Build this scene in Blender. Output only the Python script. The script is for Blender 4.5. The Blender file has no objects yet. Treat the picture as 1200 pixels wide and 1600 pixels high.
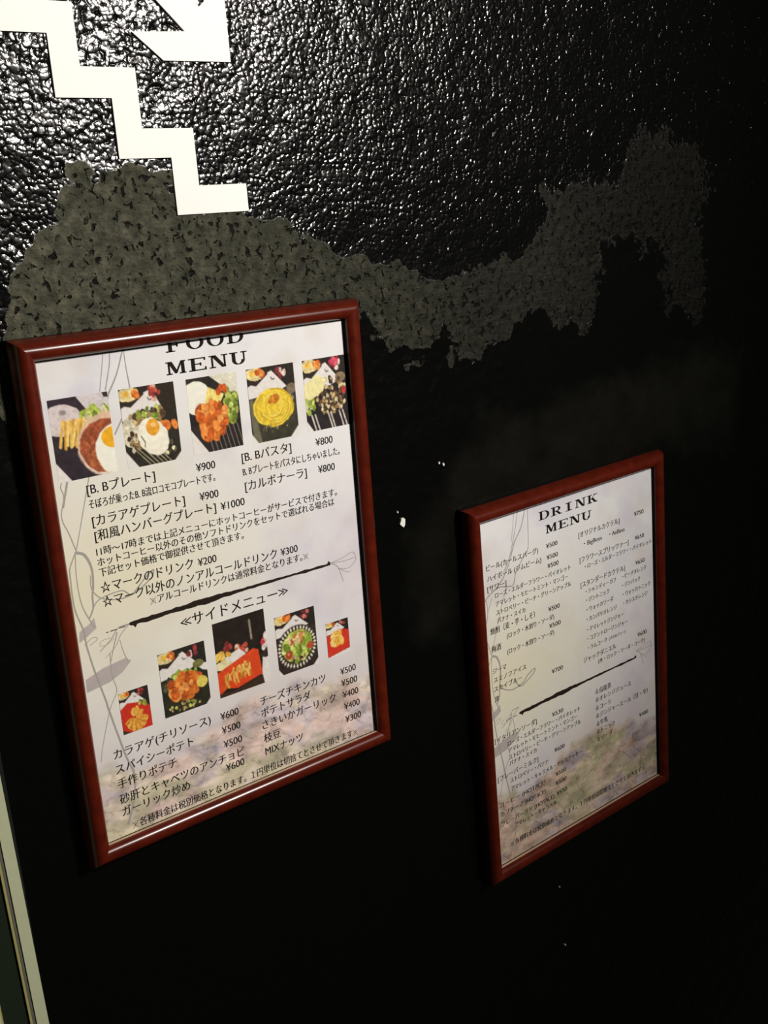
import bpy, math
import numpy as np
from mathutils import Matrix, Vector

sc = bpy.context.scene
col = sc.collection

# ------------------------------------------------------------------ camera
CAM_POS = (-0.208937, -0.560370, 0.057632)
R = ((0.779285, -0.622693, -0.070483), (-0.214496, -0.159363, -0.963636), (0.588817, 0.766066, -0.257755))
cam_d = bpy.data.cameras.new('camera')
cam = bpy.data.objects.new('camera', cam_d)
col.objects.link(cam)
rx, ry, rz = Vector(R[0]), -Vector(R[1]), -Vector(R[2])
M = Matrix.Identity(4)
for i in range(3):
    M[i][0], M[i][1], M[i][2], M[i][3] = rx[i], ry[i], rz[i], CAM_POS[i]
cam.matrix_world = M
cam_d.sensor_fit = 'VERTICAL'
cam_d.sensor_height = 32.0
cam_d.lens = 1704.08 / 1600 * 32.0
cam_d.clip_start = 0.02
sc.camera = cam

# ------------------------------------------------------------------ light
sc.view_settings.view_transform = 'Standard'
sc.view_settings.look = 'None'
sc.view_settings.gamma = 1.0
sc.view_settings.exposure = 0.0
sc.view_settings.use_curve_mapping = False
w = bpy.data.worlds.new('world'); sc.world = w; w.use_nodes = True
w.node_tree.nodes['Background'].inputs[0].default_value = (0.9, 1.0, 0.75, 1)
w.node_tree.nodes['Background'].inputs[1].default_value = 0.012


def spot(name, pos, aim, power, color, size, blend, radius):
    d = bpy.data.lights.new(name, 'SPOT')
    d.energy = power; d.color = color; d.spot_size = math.radians(size)
    d.spot_blend = blend; d.shadow_soft_size = radius
    o = bpy.data.objects.new(name, d); col.objects.link(o)
    o.location = pos
    o.rotation_euler = (Vector(aim) - Vector(pos)).to_track_quat('-Z', 'Y').to_euler()
    return o


spot('ceiling_spotlight', (0.64, -1.13, 0.50), (-0.02, 0.0, 0.09), 86, (1.0, 0.94, 0.86), 75, 1.0, 0.085)

# ------------------------------------------------------------------ helpers
def lin(c):
    c = np.asarray(c, float) / 255.0
    return np.where(c <= 0.04045, c / 12.92, ((c + 0.055) / 1.055) ** 2.4)


_lat = {}
def vnoise(x, y, seed=0):
    if seed not in _lat:
        _lat[seed] = np.random.RandomState(seed + 17).rand(256, 256)
    L = _lat[seed]
    xi = np.floor(x).astype(int); yi = np.floor(y).astype(int)
    fx = x - xi; fy = y - yi
    fx = fx * fx * (3 - 2 * fx); fy = fy * fy * (3 - 2 * fy)
    g = lambda a, b: L[a & 255, b & 255]
    return (g(xi, yi) * (1 - fx) + g(xi + 1, yi) * fx) * (1 - fy) + (g(xi, yi + 1) * (1 - fx) + g(xi + 1, yi + 1) * fx) * fy


def fbm(x, y, seed=0, octs=4, gain=0.5):
    t = 0; a = 1; s = 0
    for k in range(octs):
        t = t + a * vnoise(x * 2 ** k + 13.7 * k, y * 2 ** k + 7.3 * k, seed + k); s += a; a *= gain
    return t / s


def sd_poly(x, y, pts):
    """signed distance, positive inside"""
    pts = np.asarray(pts, float); n = len(pts)
    d = np.full(x.shape, 1e9); ins = np.zeros(x.shape, bool)
    for i in range(n):
        ax, ay = pts[i]; bx, by = pts[(i + 1) % n]
        ex, ey = bx - ax, by - ay
        t = np.clip(((x - ax) * ex + (y - ay) * ey) / (ex * ex + ey * ey + 1e-12), 0, 1)
        d = np.minimum(d, np.hypot(x - ax - t * ex, y - ay - t * ey))
        c = (ay > y) != (by > y)
        ins ^= c & (x < ex * (y - ay) / (ey if abs(ey) > 1e-12 else 1e-12) + ax)
    return np.where(ins, d, -d)


def link(o, parent=None):
    col.objects.link(o)
    if parent is not None: o.parent = parent
    return o


def tag(o, label=None, cat=None, kind=None, group=None):
    if label: o['label'] = label
    if cat: o['category'] = cat
    if kind: o['kind'] = kind
    if group: o['group'] = group
    return o


def mesh_obj(name, verts, faces, mat, parent=None, smooth=False):
    me = bpy.data.meshes.new(name)
    me.from_pydata([tuple(v) for v in verts], [], [tuple(f) for f in faces])
    me.materials.append(mat); me.update()
    if smooth: me.polygons.foreach_set('use_smooth', [True] * len(me.polygons))
    return link(bpy.data.objects.new(name, me), parent)


def empty(name, loc=(0, 0, 0), ry=0.0):
    o = bpy.data.objects.new(name, None); o.empty_display_size = 0.03
    o.location = loc; o.rotation_euler = (0, ry, 0)
    return link(o)


def grid_obj(name, X, Y, Z, mat, parent=None, color=None, attrs=None):
    ny, nx = X.shape
    co = np.stack([X, Y, Z], -1).reshape(-1, 3).astype(np.float32)
    me = bpy.data.meshes.new(name)
    i = np.arange(ny - 1)[:, None] * nx + np.arange(nx - 1)[None, :]
    q = np.stack([i, i + 1, i + 1 + nx, i + nx], -1).reshape(-1, 4)
    me.vertices.add(len(co)); me.vertices.foreach_set('co', co.ravel())
    me.loops.add(q.size); me.loops.foreach_set('vertex_index', q.ravel().astype(np.int32))
    me.polygons.add(len(q)); me.polygons.foreach_set('loop_start', (np.arange(len(q)) * 4).astype(np.int32))
    me.polygons.foreach_set('use_smooth', np.ones(len(q), bool))
    me.update(calc_edges=True); me.validate()
    if color is not None:
        a = me.color_attributes.new('Col', 'FLOAT_COLOR', 'POINT')
        a.data.foreach_set('color', np.concatenate([color.reshape(-1, 3), np.ones((len(co), 1))], 1).astype(np.float32).ravel())
    for k, v in (attrs or {}).items():
        a = me.attributes.new(k, 'FLOAT', 'POINT'); a.data.foreach_set('value', v.ravel().astype(np.float32))
    me.materials.append(mat)
    return link(bpy.data.objects.new(name, me), parent)


def prism(name, pts, y0, y1, mat, parent=None):
    """polygon in x,z (mm) extruded between y0 and y1 (mm)"""
    import mathutils
    n = len(pts)
    V = [(p[0] / 1000, y0 / 1000, p[1] / 1000) for p in pts] + [(p[0] / 1000, y1 / 1000, p[1] / 1000) for p in pts]
    tri = mathutils.geometry.tessellate_polygon([[Vector((p[0], p[1], 0)) for p in pts]])
    F = []
    for t in tri:
        F.append(t); F.append(tuple(k + n for k in reversed(t)))
    for i in range(n):
        j = (i + 1) % n; F.append((i, j, j + n, i + n))
    o = mesh_obj(name, V, F, mat, parent)
    import bmesh
    b = bmesh.new(); b.from_mesh(o.data); bmesh.ops.recalc_face_normals(b, faces=b.faces); b.to_mesh(o.data); b.free()
    return o


# ------------------------------------------------------------------ materials
def new_mat(name):
    m = bpy.data.materials.new(name); m.use_nodes = True
    return m, m.node_tree, m.node_tree.nodes['Principled BSDF']


def plain(name, rgb, rough=0.6, spec=0.4, metallic=0.0, noise=0.0, scale=200):
    m, nt, b = new_mat(name)
    c = tuple(lin(rgb)) + (1,)
    b.inputs['Base Color'].default_value = c
    b.inputs['Roughness'].default_value = rough; b.inputs['Specular IOR Level'].default_value = spec
    b.inputs['Metallic'].default_value = metallic
    if noise:
        tc = nt.nodes.new('ShaderNodeTexCoord'); n = nt.nodes.new('ShaderNodeTexNoise'); n.inputs['Scale'].default_value = scale
        r = nt.nodes.new('ShaderNodeMapRange'); r.inputs['To Min'].default_value = 1 - noise; r.inputs['To Max'].default_value = 1 + noise
        mx = nt.nodes.new('ShaderNodeMix'); mx.data_type = 'RGBA'; mx.blend_type = 'MULTIPLY'; mx.inputs[0].default_value = 1
        mx.inputs[6].default_value = c
        nt.links.new(tc.outputs['Object'], n.inputs['Vector']); nt.links.new(n.outputs['Fac'], r.inputs['Value'])
        nt.links.new(r.outputs[0], mx.inputs[7]); nt.links.new(mx.outputs[2], b.inputs['Base Color'])
    return m


def print_mat():
    m, nt, b = new_mat('printed_paper')
    a = nt.nodes.new('ShaderNodeVertexColor'); a.layer_name = 'Col'
    nt.links.new(a.outputs['Color'], b.inputs['Base Color'])
    b.inputs['Roughness'].default_value = 0.65; b.inputs['Specular IOR Level'].default_value = 0.15
    return m


def mahogany():
    m, nt, b = new_mat('varnished_mahogany')
    tc = nt.nodes.new('ShaderNodeTexCoord'); mp = nt.nodes.new('ShaderNodeMapping')
    mp.inputs['Scale'].default_value = (60, 60, 60)
    n = nt.nodes.new('ShaderNodeTexNoise'); n.inputs['Scale'].default_value = 2.0; n.inputs['Detail'].default_value = 4
    r = nt.nodes.new('ShaderNodeValToRGB')
    r.color_ramp.elements[0].position = 0.3; r.color_ramp.elements[0].color = tuple(lin((76, 20, 9))) + (1,)
    r.color_ramp.elements[1].position = 0.7; r.color_ramp.elements[1].color = tuple(lin((94, 28, 13))) + (1,)
    nt.links.new(tc.outputs['Object'], mp.inputs[0]); nt.links.new(mp.outputs[0], n.inputs['Vector'])
    nt.links.new(n.outputs['Fac'], r.inputs['Fac']); nt.links.new(r.outputs[0], b.inputs['Base Color'])
    b.inputs['Roughness'].default_value = 0.24; b.inputs['Specular IOR Level'].default_value = 0.5
    return m


def wall_mat():
    m, nt, b = new_mat('black_textured_paint'); N = nt.nodes; L = nt.links
    tc = N.new('ShaderNodeTexCoord')
    at = N.new('ShaderNodeAttribute'); at.attribute_name = 'matte'
    # ragged edge for the worn patch
    n1 = N.new('ShaderNodeTexNoise'); n1.inputs['Scale'].default_value = 230; n1.inputs['Detail'].default_value = 4
    ad = N.new('ShaderNodeMath'); ad.operation = 'ADD'
    sb = N.new('ShaderNodeMath'); sb.operation = 'MULTIPLY_ADD'; sb.inputs[1].default_value = 0.9; sb.inputs[2].default_value = -0.45
    L.new(tc.outputs['Object'], n1.inputs['Vector']); L.new(n1.outputs['Fac'], sb.inputs[0])
    L.new(at.outputs['Fac'], ad.inputs[0]); L.new(sb.outputs[0], ad.inputs[1])
    mr = N.new('ShaderNodeMapRange'); mr.inputs['From Min'].default_value = 0.42; mr.inputs['From Max'].default_value = 0.58
    L.new(ad.outputs[0], mr.inputs['Value'])
    # plaster colour, mottled
    n2 = N.new('ShaderNodeTexNoise'); n2.inputs['Scale'].default_value = 150; n2.inputs['Detail'].default_value = 6; n2.inputs['Roughness'].default_value = 0.65
    L.new(tc.outputs['Object'], n2.inputs['Vector'])
    cr = N.new('ShaderNodeValToRGB')
    e = cr.color_ramp.elements
    e[0].position = 0.30; e[0].color = (0.016, 0.016, 0.011, 1)
    e[1].position = 0.72; e[1].color = (0.078, 0.072, 0.050, 1)
    e2 = e.new(0.5); e2.color = (0.036, 0.037, 0.024, 1)
    L.new(n2.outputs['Fac'], cr.inputs['Fac'])
    # chips
    v = N.new('ShaderNodeTexNoise'); v.inputs['Scale'].default_value = 240; v.inputs['Detail'].default_value = 3.5; v.inputs['Distortion'].default_value = 0.6
    L.new(tc.outputs['Object'], v.inputs['Vector'])
    ch = N.new('ShaderNodeMapRange'); ch.inputs['From Min'].default_value = 0.33; ch.inputs['From Max'].default_value = 0.41
    L.new(v.outputs['Fac'], ch.inputs['Value'])
    cm = N.new('ShaderNodeMath'); cm.operation = 'MULTIPLY'; L.new(mr.outputs[0], cm.inputs[0]); L.new(ch.outputs[0], cm.inputs[1])
    mx = N.new('ShaderNodeMix'); mx.data_type = 'RGBA'; hz = N.new('ShaderNodeAttribute'); hz.attribute_name = 'dust'
    bk = N.new('ShaderNodeMix'); bk.data_type = 'RGBA'; bk.inputs[6].default_value = (0.0020, 0.0020, 0.0018, 1); bk.inputs[7].default_value = (0.008, 0.0078, 0.006, 1)
    L.new(hz.outputs['Fac'], bk.inputs[0]); L.new(bk.outputs[2], mx.inputs[6])
    ct = N.new('ShaderNodeAttribute'); ct.attribute_name = 'patch_falloff'
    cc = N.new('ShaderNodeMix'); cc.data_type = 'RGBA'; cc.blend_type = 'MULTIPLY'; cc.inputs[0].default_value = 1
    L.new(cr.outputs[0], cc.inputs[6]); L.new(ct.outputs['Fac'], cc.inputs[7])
    L.new(cm.outputs[0], mx.inputs[0]); L.new(cc.outputs[2], mx.inputs[7]); L.new(mx.outputs[2], b.inputs['Base Color'])
    rr = N.new('ShaderNodeMapRange'); rr.inputs['To Min'].default_value = 0.18; rr.inputs['To Max'].default_value = 0.55
    L.new(mr.outputs[0], rr.inputs['Value']); L.new(rr.outputs[0], b.inputs['Roughness'])
    sp = N.new('ShaderNodeMapRange'); sp.inputs['To Min'].default_value = 0.55; sp.inputs['To Max'].default_value = 0.13
    L.new(mr.outputs[0], sp.inputs['Value']); L.new(sp.outputs[0], b.inputs['Specular IOR Level'])
    # orange-peel relief of the gloss paint
    sx = N.new('ShaderNodeSeparateXYZ'); cx = N.new('ShaderNodeCombineXYZ')
    L.new(tc.outputs['Object'], sx.inputs[0]); L.new(sx.outputs[0], cx.inputs[0]); L.new(sx.outputs[2], cx.inputs[1])
    wn = N.new('ShaderNodeTexNoise'); wn.inputs['Scale'].default_value = 260; wn.inputs['Detail'].default_value = 1
    L.new(cx.outputs[0], wn.inputs['Vector'])
    wa = N.new('ShaderNodeVectorMath'); wa.operation = 'MULTIPLY_ADD'; wa.inputs[1].default_value = (0.0022, 0.0022, 0)
    L.new(wn.outputs['Color'], wa.inputs[0]); L.new(cx.outputs[0], wa.inputs[2])
    vo = N.new('ShaderNodeTexVoronoi'); vo.voronoi_dimensions = '2D'; vo.feature = 'SMOOTH_F1'
    vo.inputs['Scale'].default_value = 350; vo.inputs['Smoothness'].default_value = 0.18
    L.new(wa.outputs[0], vo.inputs['Vector'])
    dq = N.new('ShaderNodeMath'); dq.operation = 'POWER'; dq.inputs[1].default_value = 2.0; L.new(vo.outputs['Distance'], dq.inputs[0])
    am = N.new('ShaderNodeTexNoise'); am.inputs['Scale'].default_value = 210; am.inputs['Detail'].default_value = 3; L.new(tc.outputs['Object'], am.inputs['Vector'])
    ar = N.new('ShaderNodeMapRange'); ar.inputs['From Min'].default_value = 0.3; ar.inputs['From Max'].default_value = 0.7
    ar.inputs['To Min'].default_value = -0.15; ar.inputs['To Max'].default_value = -1.6; L.new(am.outputs['Fac'], ar.inputs['Value'])
    dm = N.new('ShaderNodeMath'); dm.operation = 'MULTIPLY'; L.new(dq.outputs[0], dm.inputs[0]); L.new(ar.outputs[0], dm.inputs[1])
    n3 = N.new('ShaderNodeTexNoise'); n3.inputs['Scale'].default_value = 620; n3.inputs['Detail'].default_value = 1.5
    L.new(tc.outputs['Object'], n3.inputs['Vector'])
    hs = N.new('ShaderNodeMath'); hs.operation = 'MULTIPLY_ADD'; hs.inputs[1].default_value = 0.09
    L.new(n3.outputs['Fac'], hs.inputs[0]); L.new(dm.outputs[0], hs.inputs[2])
    bp = N.new('ShaderNodeBump'); bp.inputs['Strength'].default_value = 1.0; bp.inputs['Distance'].default_value = 0.00047
    pe = N.new('ShaderNodeAttribute'); pe.attribute_name = 'peel'
    hp = N.new('ShaderNodeMath'); hp.operation = 'MULTIPLY'; L.new(hs.outputs[0], hp.inputs[0]); L.new(pe.outputs['Fac'], hp.inputs[1])
    L.new(hp.outputs[0], bp.inputs['Height'])
    # patch relief: chips and trowel scratches
    ps = N.new('ShaderNodeMapping'); ps.inputs['Scale'].default_value = (60, 60, 500); ps.inputs['Rotation'].default_value = (0, 0.9, 0)
    n4 = N.new('ShaderNodeTexNoise'); n4.inputs['Scale'].default_value = 1.0; n4.inputs['Detail'].default_value = 3
    L.new(tc.outputs['Object'], ps.inputs[0]); L.new(ps.outputs[0], n4.inputs['Vector'])
    p1 = N.new('ShaderNodeMath'); p1.operation = 'MULTIPLY_ADD'; p1.inputs[1].default_value = 0.3; L.new(n4.outputs['Fac'], p1.inputs[0]); L.new(ch.outputs[0], p1.inputs[2])
    p2 = N.new('ShaderNodeMath'); p2.operation = 'MULTIPLY_ADD'; p2.inputs[1].default_value = 1.2; L.new(n2.outputs['Fac'], p2.inputs[0]); L.new(p1.outputs[0], p2.inputs[2])
    bq = N.new('ShaderNodeBump'); bq.inputs['Strength'].default_value = 1.0; bq.inputs['Distance'].default_value = 0.0019
    L.new(p2.outputs[0], bq.inputs['Height'])
    nm = N.new('ShaderNodeMix'); nm.data_type = 'VECTOR'
    L.new(mr.outputs[0], nm.inputs[0]); L.new(bp.outputs[0], nm.inputs[4]); L.new(bq.outputs[0], nm.inputs[5])
    L.new(nm.outputs[1], b.inputs['Normal'])
    return m


MAT = {
    'wall': wall_mat(), 'rail': mahogany(), 'print': print_mat(),
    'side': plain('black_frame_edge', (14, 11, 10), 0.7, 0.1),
    'lit_lip': plain('lit_inner_lip', (196, 168, 140), 0.35, 0.5),
    'ink': plain('dark_brown_ink', (30, 25, 22), 0.7, 0.1),
    'bar': plain('brush_ink', (42, 33, 27), 0.7, 0.1),
    'pencil': plain('pencil_grey', (168, 163, 156), 0.8, 0.1),
    'wash': plain('grey_lilac_wash', (186, 176, 174), 0.8, 0.1, noise=0.12, scale=160),
    'vinyl': plain('white_vinyl', (248, 247, 243), 0.5, 0.3),
    'alu': plain('pale_green_grey_metal', (186, 190, 158), 0.45, 0.4, noise=0.06, scale=150),
    'gap': plain('dark_groove', (98, 96, 88), 0.7, 0.2),
    'bead': plain('olive_glazing_bead', (158, 154, 100), 0.5, 0.3),
    'glass': plain('dark_green_glass', (34, 42, 32), 0.15, 0.4),
    'chip_glint': plain('plaster_and_glint', (240, 238, 232), 0.8, 0.1),
}

# ------------------------------------------------------------------ wall
PATCH = [(-24, 4), (-4, 28), (7, 53), (15, 62), (26, 74), (34, 90), (52, 94), (71, 97), (98, 92), (103, 72), (144, 67), (162, 62), (185, 55), (203, 44), (223, 40), (243, 29), (269, 23), (298, 18), (334, 22), (360, 27), (379, 32), (390, 49), (391, 69), (415, 75), (465, 78), (484, 99), (496, 115), (543, 117), (576, 104), (594, 76), (603, 61), (585, 41), (604, -18), (577, -48), (534, -38), (526, 14), (460, 29), (451, -29), (418, -35), (390, -17), (357, -27), (321, -39), (302, -39), (289, -20), (276, -35), (237, -30), (234, -9), (219, -3), (184, -40), (49, -56), (-19, -27)]
LOW = [(280, -140), (288, -119), (327, -88), (387, -89), (438, -82), (500, -81), (586, -65), (643, -84), (625, -162), (533, -145), (420, -155), (297, -154), (278, -242), (248, -233), (248, -161)]
WALL_Y = 0.008
xs = np.concatenate([np.arange(-0.049, 0.7601, 0.0014), np.arange(0.77, 2.4, 0.01)])
zs = np.concatenate([np.arange(1.3, 0.345, -0.01), np.arange(0.34, -0.9301, -0.0014), np.arange(-0.94, -1.6, -0.01)])
X, Z = np.meshgrid(xs, zs)
xm, zm = X * 1000, Z * 1000
wx = (fbm(xm / 14, zm / 14, 3, 4) - 0.5) * 26; wz = (fbm(xm / 14, zm / 14, 23, 4) - 0.5) * 26
d1 = sd_poly(xm + wx, zm + wz, PATCH); d2 = sd_poly(xm + wx, zm + wz, LOW)
# patch mask breaks up towards the right, painting in the lamp's falloff
mask_falloff = np.clip((xm - 180) / 420, 0, 1)
m1 = np.clip(0.5 + d1 / (10 + 30 * np.clip((xm - 380) / 120, 0, 1)), 0, 1) - 0.26 * mask_falloff * (0.4 + fbm(xm / 30, zm / 30, 41, 3))
dust = np.clip(0.5 + d2 / 24, 0, 1) * (0.25 + 0.9 * fbm(xm / 20, zm / 20, 51, 4))
patch_falloff = 1.75 - 1.43 * np.clip((xm - 20) / 300, 0, 1) - 0.22 * np.clip((xm - 380) / 100, 0, 1)          # patch colour darkened to the right: light falloff painted in
matte = m1
# the paint is rolled coarse above and lies smoother lower down
peel = 0.22 + 0.78 * np.clip((zm + wz * 2 + 22 - 24 * np.clip(xm / 200, 0, 1)) / 60, 0, 1)
relief = (fbm(xm / 22, zm / 22, 7, 3) - 0.5) * 0.0014 + (fbm(xm / 5, zm / 5, 11, 2) - 0.5) * 0.0007 * (1 - 0.5 * matte)
wall = grid_obj('wall_back', X, WALL_Y - relief * 0.8 - np.clip(matte, 0, 1) * 0.0003, Z, MAT['wall'], attrs={'peel': peel, 'matte': matte, 'dust': dust, 'patch_falloff': patch_falloff})
tag(wall, 'rough glossy black painted wall with a worn matte grey patch', kind='structure')
for (a, b_), s in (((243, -144), 2.6), ((279, -109), .7), ((283, -111), .8), ((386, -500), .45), ((239, -136), .6), ((391, -560), .55)):  # the large mark is a paint chip, the faint lower ones are painted glints
    k = 9; rs = np.random.RandomState(int(a))
    pts = [(a + s * (0.55 + 0.5 * rs.rand()) * math.cos(t) * 1.1, b_ + s * (0.8 + 0.9 * rs.rand()) * math.sin(t)) for t in np.linspace(0, 2 * math.pi, k, endpoint=False)]
    prism('chip_and_glint', pts, WALL_Y * 1000 - 1.2, WALL_Y * 1000 + 0.5, MAT['chip_glint'], wall)

# ------------------------------------------------------------------ wall decals
P = 15.55
def gx(k): return 34.7 + P * k
def gz(k): return 68.6 + 15.4 * k
st = []
lower = [(3, 0)]
# staircase band going up-left from its foot
x0, z0 = 4, 0
pts = [(gx(7), gz(0)), (gx(7), gz(1)), (gx(5), gz(1)), (gx(5), gz(3)), (gx(3), gz(3)), (gx(3), gz(5)), (gx(1), gz(5)), (gx(1), gz(7)), (gx(-1), gz(7)), (gx(-1), gz(9)), (gx(-3), gz(9)),
       (gx(-3), gz(8)), (gx(-2), gz(8)), (gx(-2), gz(6)), (gx(0), gz(6)), (gx(0), gz(4)), (gx(2), gz(4)), (gx(2), gz(2)), (gx(4), gz(2)), (gx(4), gz(0))]
o = prism('stair_step_decal', pts, WALL_Y * 1000 - 1.3, WALL_Y * 1000 + 0.6, MAT['vinyl'])
tag(o, 'white stair-stepped band stuck on the black wall above the food menu', 'wall decal', group=None)
pts = [(82, 163.5), (99, 149.7), (141.3, 150), (141.3, 214), (128, 214), (128, 181), (124.5, 178), (99, 204), (86, 192), (114, 165)]
o = prism('angular_decal', pts, WALL_Y * 1000 - 1.3, WALL_Y * 1000 + 0.6, MAT['vinyl'])
tag(o, 'white angular letter with a diagonal stroke, at the top edge right of the stepped band', 'wall decal')

# ------------------------------------------------------------------ door at the left end of the wall
door = empty('door_1', (-0.0535, 0, -0.216), -0.0165)
tag(door, 'pale metal door frame with dark glass at the left end of the wall', kind='structure')
def dbox(name, x0, x1, y0, y1, mat):
    return prism(name, [(x0, 1500), (x0, -1380), (x1, -1380), (x1, 1500)], y0, y1, mat, door)
dbox('jamb', -6.6, 0, 0, 22, MAT['alu'])
dbox('groove', -8.4, -6.6, 0.8, 22, MAT['gap'])
dbox('glazing_bead', -9.9, -8.4, 1, 22, MAT['bead'])
dbox('glass_panel', -24, -9.9, 2.5, 22, MAT['glass'])
dbox('glazing_bead', -25.2, -24, 1, 22, MAT['bead'])
dbox('stile', -62, -25.2, 0, 22, MAT['alu'])

# ------------------------------------------------------------------ text
_font = bpy.data.curves.new('type', 'FONT')
_fo = bpy.data.objects.new('type', _font)
col.objects.link(_fo)
def text_obj(s, x0, x1, yb, size, mat, parent, kx, lift, bold=0.16):
    """one printed line: spans x0..x1, rests at yb (mm down the sheet)"""
    em = (x1 - x0) / len(s); marks = []
    if s[0] == '※': marks.append(x0); s = s[1:]; x0 += em * 1.05
    if s[-1] == '※': marks.append(x1 - em); s = s[:-1]; x1 -= em * 1.05
    for mk in marks:
        V = []; F = []; q = size * 0.36; w_ = size * 0.035; cx_ = mk + em / 2; cy_ = -yb + size * 0.38; ax_ = em / size
        def quad(pp):
            k = len(V); V.extend([((cx_ + u * ax_) * kx / 1000, -lift / 1000, (cy_ + v) / 1000) for u, v in pp]); F.append(tuple(range(k, k + 4)))
        quad([(-q, -q + w_), (-q + w_, -q), (q, q - w_), (q - w_, q)]); quad([(-q, q - w_), (q - w_, -q), (q, -q + w_), (-q + w_, q)])
        for du, dv in ((0, .68), (0, -.68), (.68, 0), (-.68, 0)):
            quad([(q * du - w_ * 1.5, q * dv), (q * du, q * dv - w_ * 1.5), (q * du + w_ * 1.5, q * dv), (q * du, q * dv + w_ * 1.5)])
        mesh_obj('reference_mark', V, F, mat, parent)
    _font.body = s; _font.size = 1.0
    bpy.context.view_layer.update()
    me = bpy.data.meshes.new_from_object(_fo.evaluated_get(bpy.context.evaluated_depsgraph_get()))
    n = len(me.vertices); co = np.empty(n * 3, np.float32); me.vertices.foreach_get('co', co); co = co.reshape(-1, 3)
    a, b_ = co[:, 0].min(), co[:, 0].max()
    wd = (x1 - x0) * kx
    out = np.empty_like(co)
    out[:, 0] = (x0 * kx + (co[:, 0] - a) / (b_ - a) * wd) / 1000
    out[:, 1] = -lift / 1000
    base = 0.0 if s[0] == '¥' else 0.09 * size
    out[:, 2] = (-(yb - base) + co[:, 1] * size) / 1000
    # printed weight: the glyph faces twice, a hair apart
    P_ = [list(q.vertices) for q in me.polygons]; bpy.data.meshes.remove(me)
    sh_ = out.copy(); sh_[:, 0] += bold / 1000; sh_[:, 1] -= 0.00001
    return mesh_obj('text_line', np.vstack([out, sh_]).tolist(), P_ + [[k + n for k in q] for q in P_], mat, parent)


# slab-serif capitals, drawn in a 1 x 1 box
def rect(a, b_, c, d): return [(a, b_), (c, b_), (c, d), (a, d)]
def arc(cx, cy, rx1, ry1, rx2, ry2, a0, a1, n=14):
    t = np.radians(np.linspace(a0, a1, n))
    o_ = [(cx + rx1 * math.cos(k), cy + ry1 * math.sin(k)) for k in t]
    i_ = [(cx + rx2 * math.cos(k), cy + ry2 * math.sin(k)) for k in t]
    return [[o_[k], o_[k + 1], i_[k + 1], i_[k]] for k in range(n - 1)]
S = 0.095
GL = {
    'F': [rect(.2, 0, .37, 1), rect(.06, 0, .52, S), rect(.06, 1 - S, .92, 1), rect(.37, .47, .68, .47 + S), rect(.86, .74, .92, 1), rect(.63, .36, .69, .63)],
    'E': [rect(.18, 0, .35, 1), rect(.04, 0, .95, S), rect(.04, 1 - S, .92, 1), rect(.35, .47, .68, .47 + S), rect(.86, .76, .92, 1), rect(.63, .37, .69, .62), rect(.89, 0, .95, .26)],
    'I': [rect(.42, 0, .6, 1), rect(.22, 0, .8, S), rect(.22, 1 - S, .8, 1)],
    'O': arc(.5, .5, .46, .52, .29, .45, 0, 360, 36),
    'D': [rect(.14, 0, .31, 1), rect(.02, 0, .45, S), rect(.02, 1 - S, .45, 1)] + arc(.45, .5, .5, .5, .32, .43, -90, 90, 20),
    'M': [rect(.1, 0, .17, 1), rect(.78, 0, .93, 1), rect(0, 0, .28, S), rect(.68, 0, 1, S), rect(0, 1 - S, .2, 1), rect(.8, 1 - S, 1, 1), [(.1, 1), (.29, 1), (.55, .22), (.44, .06)], [(.84, 1), (.78, 1), (.44, .06), (.52, .06)]],
    'N': [rect(.12, 0, .19, 1), rect(.8, 0, .87, 1), rect(0, 0, .32, S), rect(0, 1 - S, .25, 1), rect(.67, 1 - S, 1, 1), [(.12, 1), (.35, 1), (.87, 0), (.68, 0)]],
    'U': [rect(.12, .36, .29, 1), rect(.75, .36, .81, 1), rect(0, 1 - S, .42, 1), rect(.63, 1 - S, .95, 1)] + arc(.465, .37, .345, .39, .18, .31, 180, 360, 16),
    'R': [rect(.16, 0, .33, 1), rect(.02, 0, .48, S), rect(.02, 1 - S, .5, 1), rect(.33, .44, .5, .44 + S), [(.42, .46), (.6, .46), (.95, 0), (.74, 0)], rect(.74, 0, 1, S)] + arc(.5, .72, .36, .28, .19, .21, -90, 90, 12),
    'K': [rect(.16, 0, .33, 1), rect(.02, 0, .48, S), rect(.02, 1 - S, .48, 1), [(.33, .36), (.4, .5), (.88, 1), (.8, 1)], [(.42, .52), (.56, .62), (.95, 0), (.74, 0)], rect(.68, 0, 1, S), rect(.66, 1 - S, .98, 1)],
}
def title(s, x0, x1, yb, h, parent, kx, lift):
    adv = (x1 - x0) / (len(s) - 0.12); V = []; F = []
    for i, ch in enumerate(s):
        for dx, poly in [(q_, p_) for p_ in GL[ch] for q_ in (0.0, 0.42)]:
            k = len(V)
            for (u, v) in poly:
                V.append(((x0 + dx - .2 + adv * (i + 0.88 * u)) * kx / 1000, -(lift + dx * .01) / 1000, (-yb + v * h) / 1000))
            F.append(tuple(range(k, k + len(poly))))
    return mesh_obj('title_lettering', V, F, MAT['ink'], parent)


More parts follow.
